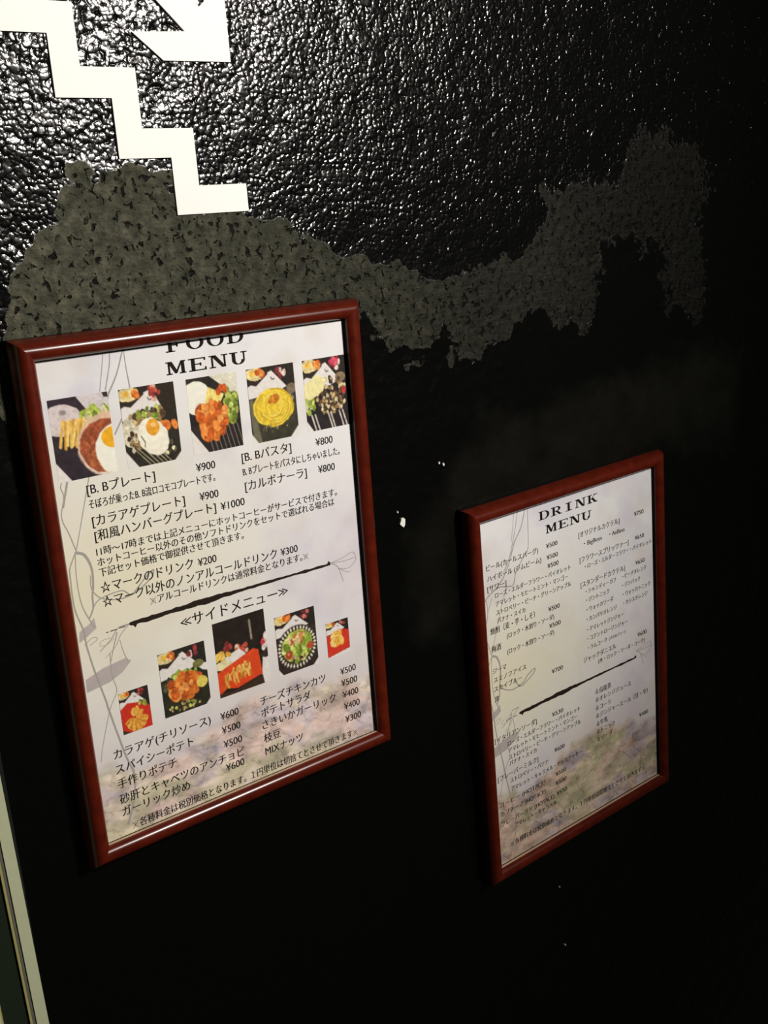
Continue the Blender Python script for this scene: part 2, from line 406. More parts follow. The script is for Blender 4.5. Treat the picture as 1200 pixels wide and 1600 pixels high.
# ------------------------------------------------------------------ printed photographs
class Pic:
    def __init__(s, w, h, seed, bg):
        s.nx = max(8, int(w / 0.42)); s.ny = max(8, int(h / 0.42))
        s.u, s.v = np.meshgrid(np.linspace(0, 1, s.nx), np.linspace(0, 1, s.ny))
        s.seed = seed; s.rs = np.random.RandomState(seed); s.asp = h / w
        s.c = np.zeros(s.u.shape + (3,)) + np.array(bg, float)
        s.c *= (0.75 + 0.5 * fbm(s.u * 9, s.v * 12, seed, 4))[..., None]
    def _put(s, m, color, var=0.12, f=22):
        n = (fbm(s.u * f, s.v * f * s.asp, s.seed + 50 + s.rs.randint(60), 3) - 0.5) * 2 * var * 2
        cc = np.array(color, float) * (1 + n)[..., None]
        m = np.clip(m, 0, 1)[..., None]
        s.c = s.c * (1 - m) + cc * m
    def poly(s, pts, color, var=0.06, soft=0.012):
        if color is WHT: var = 0.025
        s._put(0.5 + sd_poly(s.u, s.v, pts) / soft, color, var)
    def ell(s, cx, cy, a, b, color, var=0.12, jag=0.0, ang=0.0, soft=0.06, f=22):
        du = s.u - cx; dv = (s.v - cy)
        ca, sa = math.cos(ang), math.sin(ang)
        p = du * ca + dv * sa; q = -du * sa + dv * ca
        r = np.hypot(p / a, q / b)
        if jag: r = r + (fbm(s.u * 11, s.v * 13, s.seed + s.rs.randint(90), 3) - 0.5) * 2 * jag
        s._put(0.5 + (1 - r) / soft, color, var, f)
    def blobs(s, cx, cy, a, b, n, size, pal, var=0.16, elong=1.0):
        for _ in range(n):
            t = s.rs.rand() * 6.283; r = math.sqrt(s.rs.rand())
            z = size * (0.7 + 0.6 * s.rs.rand())
            s.ell(cx + a * r * math.cos(t), cy + b * r * math.sin(t), z * elong, z * 0.78, pal[s.rs.randint(len(pal))], var, 0.22, s.rs.rand() * 3.14, 0.25)
    def stroke(s, pts, wd, color, var=0.1):
        d = np.full(s.u.shape, 9.0)
        for (ax, ay), (bx, by) in zip(pts[:-1], pts[1:]):
            ex, ey = bx - ax, by - ay; t = np.clip(((s.u - ax) * ex + (s.v - ay) * ey) / (ex * ex + ey * ey + 1e-9), 0, 1)
            d = np.minimum(d, np.hypot(s.u - ax - t * ex, s.v - ay - t * ey))
        s._put(0.5 + (wd - d) / 0.014, color, var)
    def out(s): return lin(np.clip(s.c, 0, 250))


WHT = (232, 227, 222); DRK = (44, 38, 34); EGG = (246, 241, 222); YOLK = (238, 165, 50)
KARA = [(222, 120, 48), (205, 98, 36), (235, 140, 62), (178, 82, 34), (240, 158, 80)]
GRN = [(140, 158, 60), (170, 188, 80), (105, 125, 48), (198, 205, 110)]
BRN = [(120, 92, 60), (160, 130, 88), (88, 66, 46), (196, 172, 124), (70, 55, 42)]
FRY = [(236, 190, 92), (222, 164, 66), (245, 208, 120)]
def table_top(p, seed, k=1.0):
    """white cloth, plates and dark table along the picture's top"""
    p.poly([(0, .0), (1, 0), (1, .34 * k), (.55, .30 * k), (0, .36 * k)], DRK)
    p.poly([(0, .24 * k), (.4, .09 * k), (.52, .06 * k), (.82, .30 * k), (.6, .36 * k), (0, .40 * k)], WHT)
    p.poly([(0, .02), (.42, 0), (.44, .10 * k), (.18, .24 * k), (0, .2 * k)], (52, 42, 36))
    p.ell(.16, .08 * k, .2, .085 * k, (228, 208, 150), .12, .15)
    p.ell(.12, .07 * k, .06, .04 * k, (232, 186, 80), .1)
    p.blobs(.3, .07 * k, .08, .03, 5, .05, KARA)
    p.blobs(.74, .10 * k, .12, .06 * k, 7, .045, [(190, 70, 74), (214, 120, 110), (120, 50, 50), (225, 200, 190)])
    p.stroke([(.5, .15 * k), (.52, .18 * k), (.57, .175 * k)], .01, (120, 114, 110))
def sauce(p, n, x0, x1, y0, y1, color=(222, 208, 190), dx=-.18):
    for k in range(n):
        a = x0 + (x1 - x0) * k / max(1, n - 1)
        p.stroke([(a, y0 + .03 * p.rs.rand()), (a + dx, y1)], .006, color)
def cut(p, bl=.2, br=.12):
    if bl: p.poly([(-.1, 1 - bl * 1.1), (0, 1 - bl * 1.1), (bl, 1.0), (bl, 1.1), (-.1, 1.1)], WHT)
    if br: p.poly([(1.1, 1 - br), (1, 1 - br), (1 - br * 1.3, 1.0), (1 - br, 1.1), (1.1, 1.1)], WHT)

def pic_loco(w, h):
    p = Pic(w, h, 1, (52, 42, 50))
    p.poly([(.38, -.1), (1.1, -.1), (1.1, .3), (.7, .28)], (214, 204, 206)); p.poly([(.86, -.1), (1.1, -.1), (1.1, .07), (.93, .06)], (60, 48, 46))
    p.ell(.18, .26, .34, .19, (218, 204, 202), .05, .06); p.ell(.22, .17, .06, .03, (150, 140, 140), .1, 0, 0, .6)
    p.blobs(.78, .26, .24, .08, 26, .07, GRN + [(216, 206, 170)])
    for k in range(9):
        a = .16 + .045 * k; p.stroke([(a + .04, .28 + .02 * (k % 2)), (a - .03 + .02 * p.rs.randn(), .56 + .05 * p.rs.rand())], .024, FRY[k % 3])
    p.ell(.92, .64, .54, .40, (226, 190, 162), .06, .03); p.ell(.86, .66, .44, .34, (160, 82, 50), .16, .05)
    p.blobs(.68, .68, .16, .2, 20, .045, [(176, 96, 60), (138, 66, 42), (196, 116, 66)])
    p.ell(1.04, .72, .36, .32, (246, 243, 228), .015, .05); p.ell(.99, .56, .19, .13, (240, 176, 36), .05, .03)
    p.stroke([(.4, .68), (.5, .86), (.66, .97), (.9, 1.0)], .012, (226, 208, 196)); cut(p, .22, 0); return p
def pic_egg(w, h):
    p = Pic(w, h, 2, (46, 42, 34)); table_top(p, 2)
    p.poly([(.55, 0), (1, 0), (1, .32), (.78, .36)], (48, 40, 28)); p.blobs(.62, .1, .1, .08, 10, .05, [(200, 90, 80), (222, 170, 150), (160, 60, 50)])
    p.ell(.16, .56, .2, .2, (214, 206, 180), .12, .15); p.blobs(.45, .37, .34, .08, 46, .05, GRN + BRN)
    p.blobs(.82, .54, .16, .07, 14, .06, KARA); p.blobs(.2, .66, .14, .14, 26, .035, BRN + [(226, 218, 190)])
    p.blobs(.75, .82, .18, .07, 12, .03, [(230, 220, 180), (90, 84, 60)]); sauce(p, 6, .12, .5, .72, 1.0, (196, 184, 150), .3)
    p.ell(.52, .65, .29, .23, EGG, .04, .10, .5); p.ell(.53, .53, .12, .11, YOLK, .08, .05); p.ell(.54, .50, .05, .03, (250, 205, 130), .02)
    p.stroke([(.3, .62), (.36, .7), (.35, .76)], .008, (110, 96, 70)); cut(p, .2, .1); return p
def pic_kara(w, h):
    p = Pic(w, h, 3, (44, 38, 36)); p.poly([(.3, -.1), (1.1, -.1), (1.1, .36), (.86, .26)], (224, 220, 200)); p.poly([(.0, .3), (.0, .0), (.16, -.1), (-.1, -.1)], (224, 220, 200))
    sauce(p, 9, .3, 1.0, .66, 1.0, (150, 138, 128), .1)
    p.ell(.17, .26, .28, .22, (242, 240, 226), .02, .05); p.blobs(.84, .42, .12, .22, 40, .06, GRN)
    for k in range(10): p.stroke([(.42 + .03 * k, .16 + .012 * k), (.34 + .03 * k, .36)], .018, [(236, 210, 110), (244, 226, 140)][k % 2])
    p.blobs(.68, .2, .08, .05, 6, .05, [(204, 90, 40), (190, 60, 40)])
    p.ell(.44, .58, .28, .24, (200, 98, 38), .14, .15); p.blobs(.42, .58, .30, .24, 46, .075, KARA); cut(p, .3, 0); return p
def pic_pasta(w, h):
    p = Pic(w, h, 4, (60, 58, 46)); table_top(p, 4); p.blobs(.8, .42, .2, .1, 18, .03, [(130, 120, 110), (60, 56, 50)]); p.ell(.92, .34, .11, .07, (128, 112, 92), .1)
    p.poly([(0, .42), (.08, .4), (.2, 1), (.04, 1)], (110, 106, 84))
    p.ell(.5, .56, .43, .26, (228, 196, 60), .10, .06)
    for k in range(34):
        t = p.rs.rand() * 6.28; r = .12 + .3 * p.rs.rand(); q = [(.5 + r * math.cos(t + s), .56 + .62 * r * math.sin(t + s)) for s in np.linspace(0, 1.6, 7)]
        p.stroke(q, .009, [(246, 220, 96), (206, 168, 44), (238, 206, 74)][k % 3])
    p.blobs(.54, .44, .11, .06, 14, .045, [(214, 140, 48), (196, 116, 40)]); p.blobs(.45, .84, .34, .05, 14, .02, [(150, 140, 90), (90, 84, 60)]); cut(p, .12, .14); return p
def pic_carbo(w, h):
    p = Pic(w, h, 5, (44, 38, 40)); table_top(p, 5, 1.1); p.blobs(.72, .06, .1, .04, 8, .05, [(196, 50, 80), (220, 90, 110)]); p.ell(.84, .3, .12, .07, (140, 120, 96), .08)
    p.blobs(.58, .48, .36, .2, 80, .035, BRN + [(206, 190, 150)]); p.blobs(.12, .62, .12, .14, 20, .05, GRN + [(206, 206, 170)])
    p.poly([(-.05, .36), (.3, .22), (.52, .3), (.42, .46), (.12, .56), (-.05, .5)], (238, 228, 168), .05)
    p.blobs(.6, .66, .3, .14, 60, .03, BRN + [(222, 208, 168)]); p.blobs(.9, .5, .06, .05, 4, .05, [(190, 60, 60)])
    for a in (.12, .2, .5, .56, .76, .84): p.stroke([(a, .78), (a + .08, 1.0)], .016, (206, 196, 186))
    cut(p, .14, 0); return p
def pic_wedge(w, h):
    p = Pic(w, h, 6, DRK); table_top(p, 6, 1.0); p.poly([(0, .4), (.25, .28), (.8, .36), (1, .5), (1, 1), (.4, 1.05), (0, .9)], (206, 52, 36))
    p.blobs(.75, .38, .12, .05, 6, .06, GRN)
    for k in range(16):
        t = -2.9 + 2.7 * k / 15; p.ell(.5 + .24 * math.cos(t), .68 - .2 * math.sin(t) * .9, .16, .055, [(226, 158, 60), (205, 128, 44), (238, 180, 84)][k % 3], .14, .1, -t)
    p.blobs(.52, .55, .2, .1, 10, .08, [(226, 158, 60), (238, 180, 84)]); p.poly([(.0, .93), (.3, 1.0), (.3, 1.1), (-.1, 1.1)], (70, 50, 36)); return p
def pic_chicken(w, h):
    p = Pic(w, h, 7, (46, 46, 32)); table_top(p, 7, 1.05); p.poly([(.72, .3), (1.1, .36), (1.1, .5), (.9, .44)], WHT); p.ell(.82, .32, .12, .06, (120, 116, 66), .1)
    p.blobs(.12, .5, .12, .1, 16, .035, [(90, 90, 66), (60, 60, 44)]); p.blobs(.5, .42, .26, .06, 22, .05, GRN)
    p.ell(.5, .62, .3, .2, (196, 98, 34), .14, .15); p.blobs(.5, .6, .34, .18, 50, .075, KARA); p.ell(.86, .62, .12, .09, (226, 206, 96), .06); p.blobs(.45, .9, .35, .06, 40, .025, BRN + GRN); cut(p, 0, .08); return p
def pic_fries(w, h):
    p = Pic(w, h, 8, (40, 32, 26)); p.stroke([(.7, .1), (.71, .34)], .02, (150, 138, 120)); p.blobs(.25, .36, .08, .05, 6, .05, [(170, 60, 60), (120, 50, 44)])
    p.blobs(.5, .44, .15, .06, 14, .05, [(190, 80, 60), (222, 190, 170), (120, 50, 40)]); p.blobs(.97, .42, .06, .1, 10, .05, [(200, 60, 70), (230, 220, 210)])
    p.poly([(.1, .5), (.45, .42), (.62, .55), (.4, .62), (.1, .64)], WHT); p.blobs(.14, .46, .12, .03, 10, .05, FRY); p.ell(.12, .58, .17, .06, (226, 216, 170), .08)
    p.poly([(.9, .6), (1.1, .62), (1.1, 1.1), (.8, 1.1)], WHT); p.poly([(.84, .62), (1.1, .45), (1.1, .64), (.95, .66)], (52, 46, 40))
    p.poly([(-.1, .68), (.25, .6), (.72, .48), (.82, .52), (.86, .86), (.6, .9), (.35, .94), (.15, .9), (-.1, 1.0)], (222, 74, 34)); p.poly([(-.1, .94), (.3, .96), (.86, .88), (.9, 1.1), (-.1, 1.1)], (62, 46, 34))
    for k in range(46):
        a = p.rs.rand(); b = p.rs.rand(); t = .9 + .9 * p.rs.rand(); x = .14 + .5 * a; y = .66 + .17 * b - .06 * a
        p.stroke([(x, y), (x + .12 * math.cos(t) * (1 if k % 2 else -1), y + .08 * math.sin(t))], .014, FRY[k % 3] if k % 4 else (196, 120, 40))
    return p
def pic_salad(w, h):
    p = Pic(w, h, 9, (56, 44, 40)); table_top(p, 9, .9); p.ell(.5, .60, .5, .37, (60, 54, 48), .1)
    for k in range(34):
        t = 6.283 * k / 34; cx, cy = .5 + .445 * math.cos(t), .6 + .325 * math.sin(t); q = .046
        p.poly([(cx + q * math.cos(t), cy + q * math.sin(t)), (cx - .55 * q * math.sin(t), cy + .55 * q * math.cos(t)), (cx - q * math.cos(t), cy - q * math.sin(t)), (cx + .55 * q * math.sin(t), cy - .55 * q * math.cos(t))], (228, 216, 196))
    p.ell(.5, .58, .38, .27, (176, 190, 84), .15, .08); p.blobs(.5, .6, .34, .22, 70, .07, [(170, 192, 74), (200, 214, 104), (140, 164, 56), (218, 226, 140), (110, 130, 46)]); p.blobs(.5, .46, .2, .1, 30, .05, [(222, 196, 150), (214, 150, 80), (180, 110, 60), (236, 214, 150)])
    p.blobs(.48, .78, .2, .04, 12, .035, BRN); p.ell(.28, .7, .09, .07, (176, 74, 44), .08); p.ell(.82, .64, .09, .06, (182, 80, 50), .08); p.ell(.27, .68, .03, .02, (226, 150, 120), .05)
    cut(p, .1, .1); return p
def pic_chips(w, h):
    p = Pic(w, h, 10, DRK); table_top(p, 10, .85); p.poly([(0, .36), (.6, .26), (1, .34), (1, .86), (.0, 1.0)], (212, 58, 40))
    p.blobs(.5, .5, .32, .16, 22, .11, [(238, 176, 70), (246, 196, 96), (226, 150, 54), (250, 210, 130)]); p.poly([(-.1, .99), (1.1, .86), (1.1, 1.1), (-.1, 1.1)], WHT); return p


def put_pic(fn, x0, y0, x1, y1, parent, kx, label):
    p = fn(x1 - x0, y1 - y0)
    X = (x0 + p.u * (x1 - x0)) * kx / 1000; Z = -(y0 + p.v * (y1 - y0)) / 1000
    o = grid_obj('food_photo', X, np.full(X.shape, -0.00006), Z, MAT['print'], parent, p.out())
    tag(o, label); return o


# ------------------------------------------------------------------ sketch strokes on the sheets
def smooth_line(pts, n=8):
    p = np.array(pts, float)
    if len(p) < 3: return p
    q = np.vstack([2 * p[0] - p[1], p, 2 * p[-1] - p[-2]]); o_ = []
    for i in range(1, len(q) - 2):
        for t in np.linspace(0, 1, n, endpoint=False):
            a, b, c, d = q[i - 1], q[i], q[i + 1], q[i + 2]
            o_.append(0.5 * (2 * b + (c - a) * t + (2 * a - 5 * b + 4 * c - d) * t * t + (3 * b - a - 3 * c + d) * t ** 3))
    o_.append(p[-1]); return np.array(o_)
def ribbon(name, pts, w0, w1, mat, parent, kx, lift, jag=0.0, seed=0, wmid=None):
    p = smooth_line(pts); n = len(p); t = np.gradient(p, axis=0); t /= np.linalg.norm(t, axis=1)[:, None] + 1e-9
    nn = np.stack([-t[:, 1], t[:, 0]], 1); s = np.linspace(0, 1, n)
    wd = (w0 + (w1 - w0) * s) / 2
    if wmid: wd = wd + (wmid / 2 - wd) * np.sin(np.pi * s) ** 2
    rs = np.random.RandomState(seed)
    wa = wd * (1 + jag * (rs.rand(n) - .5) * 2); wb = wd * (1 + jag * (rs.rand(n) - .5) * 2)
    A = p + nn * wa[:, None]; B = p - nn * wb[:, None]
    V = [(a[0] * kx / 1000, -lift / 1000, -a[1] / 1000) for a in A] + [(b[0] * kx / 1000, -lift / 1000, -b[1] / 1000) for b in B]
    F = [(i, i + 1, i + 1 + n, i + n) for i in range(n - 1)]
    return mesh_obj(name, V, F, mat, parent)


def sheet_art(sh, kx, bar_y, dy, kind='food'):
    """the ink bar, rope sketch and wash shared by both sheets; dy shifts the lower part"""
    rs = np.random.RandomState(5)
    xs_ = np.linspace(31.5, 174.8, 110)
    base = bar_y + 0.5 * np.sin(xs_ / 21) * 0.4
    thick = 1.35 + 1.5 * np.exp(-((xs_ - 72) / 32) ** 2) + 0.2 * np.sin(xs_ / 6)
    w1 = vnoise(xs_ / 3.1, xs_ * 0 + 1.5, 5); w2 = vnoise(xs_ / 4.3, xs_ * 0 + 9.5, 6)
    up = base - thick * (0.32 + 0.5 * w1 + 0.08 * rs.rand(110)); dn = base + thick * (0.28 + 0.6 * w2 + 0.1 * rs.rand(110)); dn[3] += 1.8; up[-2] -= 1.6; up[0] = dn[0] = bar_y
    n = 110
    V = [(xs_[i] * kx / 1000, -0.00005, -up[i] / 1000) for i in range(n)] + [(xs_[i] * kx / 1000, -0.00005, -dn[i] / 1000) for i in range(n)]
    tag(mesh_obj('ink_bar', V, [(i, i + 1, i + 1 + n, i + n) for i in range(n - 1)], MAT['bar'], sh), 'rough dark brush stroke')
    d = dy
    L = [([(38.5, 0), (36.5, 9), (33.5, 21.3)], .5, .5), ([(42.2, 0), (41, 8), (36.8, 21)], .6, .7), ([(50.1, .2), (44.5, 13.3), (38.4, 23)], .8, 1.0), ([(50.5, .3), (50.6, 10), (51.3, 21.3)], .5, .8),
         ([(51.2, 21.3), (50, 28), (46.2, 34.8), (38.8, 46)], .8, .9), ([(38.4, 23), (32, 42), (22, 61), (20.2, 67.4), (14.3, 84.9), (7.3, 105.5)], .9, .5),
         ([(22, 61), (10, 62), (4.1, 68), (4.9, 74.3), (2.0, 85.3), (4.8, 95.3), (7.3, 105.5)], .5, .7), ([(8.5, 64), (7.9, 66.8), (3.6, 80.2)], 1.2, 1.2),
         ([(6.8, 106.1), (11.6, 109), (14.5, 117), (14, 126.9), (12.7, 133.1), (12, 140.3), (8.7, 146)], 1.8, .8), ([(6.8, 106.1), (2.4, 114), (1.7, 119.5), (1.5, 137.3), (4.7, 151.4), (5.2, 161.5), (8, 179.3), (11.5, 196), (12.8, 204.3), (18.6, 233.7), (22.1, 246.9), (20, 262), (14, 277)], .7, 1.4),
         ([(6.6, 105.6), (5.2, 120.4), (6, 136.9), (11.2, 151.7)], .5, .7), ([(13.2, 121), (12.9, 129), (17.7, 135.7), (28.1, 139.1), (38.6, 137.8), (50, 131.6)], .5, 1.0),
         ([(8.7, 146), (14.1, 137.6), (20.3, 135.2), (30.5, 134.7), (36, 138.3), (45.4, 130.9), (51, 127.5), (50, 131.6)], .6, 1.0),
         ([(17.9, 168.9), (17.3, 182.4), (18.8, 192.5), (13.1, 202.6), (6, 222), (3.2, 232.2)], .6, .4), ([(31.8, 155.3), (24.9, 155.8), (19.9, 161.1), (12.4, 166.3)], .8, .5), ([(31.8, 155.3), (26, 160), (22, 166), (15, 171)], .6, .3),
         ([(24, 158), (20, 168), (18, 174)], .8, .4), ([(25, 163), (26, 170), (28, 177)], .4, .6), ([(20, 160), (14, 160.5), (13, 163), (17, 163.5), (22, 161)], .3, .3), ([(4, 160), (9, 157), (12, 158.5), (7, 161)], .4, .4),
         ([(174.7, 155), (185.1, 156.2), (195.6, 156.5), (189.4, 161.7), (180.3, 160)], .5, .4), ([(174.7, 155), (180.3, 159), (184, 170)], .7, .4), ([(175, 155), (184, 154), (193, 151.8), (195.6, 156)], .4, .5), ([(181, 160), (186, 163.5), (190, 165)], .5, .3)]
    if kind == 'drink':
        L = [([(52.4, 0), (51.9, 17.5), (50.8, 32.4), (46.4, 37.2), (36.9, 47.4), (33.3, 56.6), (26.5, 56.4)], .6, 1.0), ([(26.5, 56.4), (17.6, 54.7), (6, 59), (-.1, 66.4)], 1.1, .9),
             ([(50.1, 0), (44.6, 14), (37, 23.8), (31.5, 35.8), (27.6, 42.3), (20.1, 51.2), (6, 59)], .9, 1.2), ([(42.1, 0), (37.7, 15.6), (31.2, 33.2), (24.1, 43.9)], .5, .9), ([(38.2, 0), (35.5, 13.4), (33.7, 22.9)], .4, .4),
             ([(25.8, 51.1), (24.5, 59.2), (18.3, 72.8), (14.5, 84), (6.2, 105.3)], .5, .5), ([(-.1, 53.8), (4.6, 62.8), (4.9, 72.2), (4.1, 76.7), (1.3, 85.9), (6.2, 105.3)], .6, .7)] + \
            [([(10.4, 60.2), (4.9, 72.2), (5.0, 76)], .6, .4)] + L[8:]
        L = [(p_, a_, b_) for p_, a_, b_ in L if p_[0] not in ((13.2, 121), (8.7, 146))] + \
            [([(12.2, 131.7), (15.5, 136), (25.6, 140.4), (37.4, 138.8), (43.2, 134.3), (50.9, 131.2), (50.2, 134.5), (36.3, 140.8), (30.2, 136)], 1.0, 1.0)]
    m = len(L)
    for i, (pts, a, b) in enumerate(L):
        q = [(x, y + (d if y > 141 and i > 7 else 0)) for x, y in pts]
        ribbon('sketch_line', q, a, b, MAT['pencil'], sh, kx, 0.035 + 0.0008 * i, .12, i)
    for pts in ([(1.6, 180.2), (12.6, 176.6), (26.5, 174.7), (30.2, 177.2), (24, 182.5), (15.4, 186.1), (1.3, 188.1)], [(2.2, 151.5), (8.5, 148.5), (11.7, 145.6), (12.4, 152), (4.7, 156.4), (1.2, 157.8)]):
        k = len(pts)
        mesh_obj('wash_stroke', [(x * kx / 1000, -0.00003, -(y + d) / 1000) for x, y in pts], [tuple(range(k))], MAT['wash'], sh)
    V = []; F = []
    for a, b in ((17.5, 19), (20, 24), (25.5, 29.5)):
        k = len(V); y = bar_y + .9 - (a - 17) * .05; V += [(a * kx / 1000, -.00006, -y / 1000), (b * kx / 1000, -.00006, -(y - .1) / 1000), (b * kx / 1000, -.00006, -(y + .45) / 1000), (a * kx / 1000, -.00006, -(y + .5) / 1000)]; F.append((k, k + 1, k + 2, k + 3))
    mesh_obj('ink_dashes', V, F, MAT['bar'], sh)


# ------------------------------------------------------------------ framed menus
PROFILE = [(-0.3, 0.6), (-0.3, -1.0), (-0.3, -3.0), (-0.05, -3.8), (0.6, -5.0), (1.6, -6.1), (3.0, -6.95), (4.8, -7.35), (6.4, -7.2), (8.0, -6.4), (9.2, -5.0), (10.2, -3.0), (10.9, -0.6), (11.4, 2.2)]
def frame(name, x, z, W, H, tilt, label, group):
    t = empty(name, (x / 1000, 0, z / 1000), -tilt)
    tag(t, label, 'framed menu', group=group)
    L_, T_, R_, B_ = -0.9, 0.2, W + 0.3, -H - 0.5      # inner edges of the rails
    corners = [((L_, T_), (-1, 1)), ((R_, T_), (1, 1)), ((R_, B_), (1, -1)), ((L_, B_), (-1, -1))]
    n = len(PROFILE)
    for k in range(4):
        (c0, s0), (c1, s1) = corners[k], corners[(k + 1) % 4]
        V = [((c[0] + s[0] * u) / 1000, y / 1000, (c[1] + s[1] * u) / 1000) for c, s in ((c0, s0), (c1, s1)) for u, y in PROFILE]
        F = [(i, i + 1, i + 1 + n, i + n) for i in range(n - 1)]
        o = mesh_obj('rail', V, F, MAT['rail'], t, True)
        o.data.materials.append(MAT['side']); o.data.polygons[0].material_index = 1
        o.data.materials.append(MAT['lit_lip']); o.data.polygons[1].material_index = 2 if k == 2 else 1  # pale on the bottom rail only: the light caught there is painted in
        # dark outer edge behind the moulding
        V = [((c[0] + s[0] * u) / 1000, y / 1000, (c[1] + s[1] * u) / 1000) for c, s in ((c0, s0), (c1, s1)) for u, y in ((11.4, 2.2), (11.3, 9.0), (4.0, 9.0), (-.3, .8))]
        mesh_obj('edge_band', V, [(0, 1, 5, 4), (1, 2, 6, 5), (2, 3, 7, 6)], MAT['side'], t)
    return t


def sheet(parent, W, H, seed, kind):
    nx, ny = 290, 412
    u, v = np.meshgrid(np.linspace(-2.5, W + 2.5, nx), np.linspace(-2.5, H + 2.5, ny))
    base = np.zeros(u.shape + (3,)) + np.array((233, 232, 234), float)
    n1 = fbm(u / 34, v / 30, seed, 5); n2 = fbm(u / 22, v / 25, seed + 9, 4)
    k = np.clip((n1 - 0.5) * 4, 0, 1)[..., None] * 0.6; base = base * (1 - k) + np.array((208, 204, 218)) * k
    k = np.clip((n2 - 0.55) * 4, 0, 1)[..., None] * 0.5; base = base * (1 - k) + np.array((222, 214, 206)) * k
    k = (np.clip((u - 90) / 110, 0, 1) * np.clip(1 - abs(v - 165) / 90, 0, 1))[..., None] * 0.4; base = base * (1 - k) + np.array((214, 196, 204)) * k
    k = (np.clip(1 - abs(v - 130) / 110, 0, 1) * np.clip(1.3 - u / 120, 0, 1))[..., None] * 0.95; base = base * (1 - k) + np.array((234, 227, 200)) * k
    # rocks and cloud wash along the foot of the sheet
    h0 = (228 if kind == 'food' else 218) + 7 * np.sin(u / 26.0) + (fbm(u / 16, v / 40, seed + 30, 3) - .5) * 26
    wq = (fbm(u / 10, v / 10, seed + 60, 3) - .5) * 18
    r1 = fbm((u + wq) / 13, (v + wq * .6) / 7, seed + 70, 5); r2 = fbm((u - wq) / 24, v / 14, seed + 80, 4); r3 = fbm(u / 5, (v + wq) / 3.5, seed + 90, 3)
    ridge = 1 - np.abs(r1 - .5) * 5
    pal = [(234, 218, 200), (216, 202, 206), (216, 206, 178), (234, 208, 198)] if kind == 'food' else [(214, 194, 172), (196, 180, 182), (192, 184, 150), (214, 186, 168)]
    c = np.array(pal[0], float) + 0 * base
    for q, pc in ((r2, pal[1]), (1 - r2, pal[2]), (fbm(u / 18, v / 12, seed + 100, 3), pal[3])):
        m = np.clip((q - .52) * 7, 0, 1)[..., None]; c = c * (1 - m) + np.array(pc, float) * m
    fine = 1 - np.abs(fbm((u + wq) / 17, (v + wq) / 8, seed + 120, 5) - .5) * 16
    facet = np.floor(fbm((u + wq * .7) / 12, v / 6, seed + 140, 3) * 9) / 9 - .5
    c *= (1 - 0.07 * np.clip(ridge, 0, 1) - 0.16 * np.clip(fine, 0, 1) ** 2 + 0.08 * (r3 - .5) + 0.42 * facet)[..., None]
    m = np.clip((v - h0) / 9, 0, 1)[..., None]; pre = np.clip((v - h0 + 34) / 40, 0, 1)[..., None] * .45
    base = base * (1 - pre) + np.array((208, 192, 190)) * pre
    base = base * (1 - m) + c * m
    X = u / 1000; Z = -v / 1000
    o = grid_obj('menu_sheet', X, np.zeros(X.shape), Z, MAT['print'], parent, lin(base))
    return o


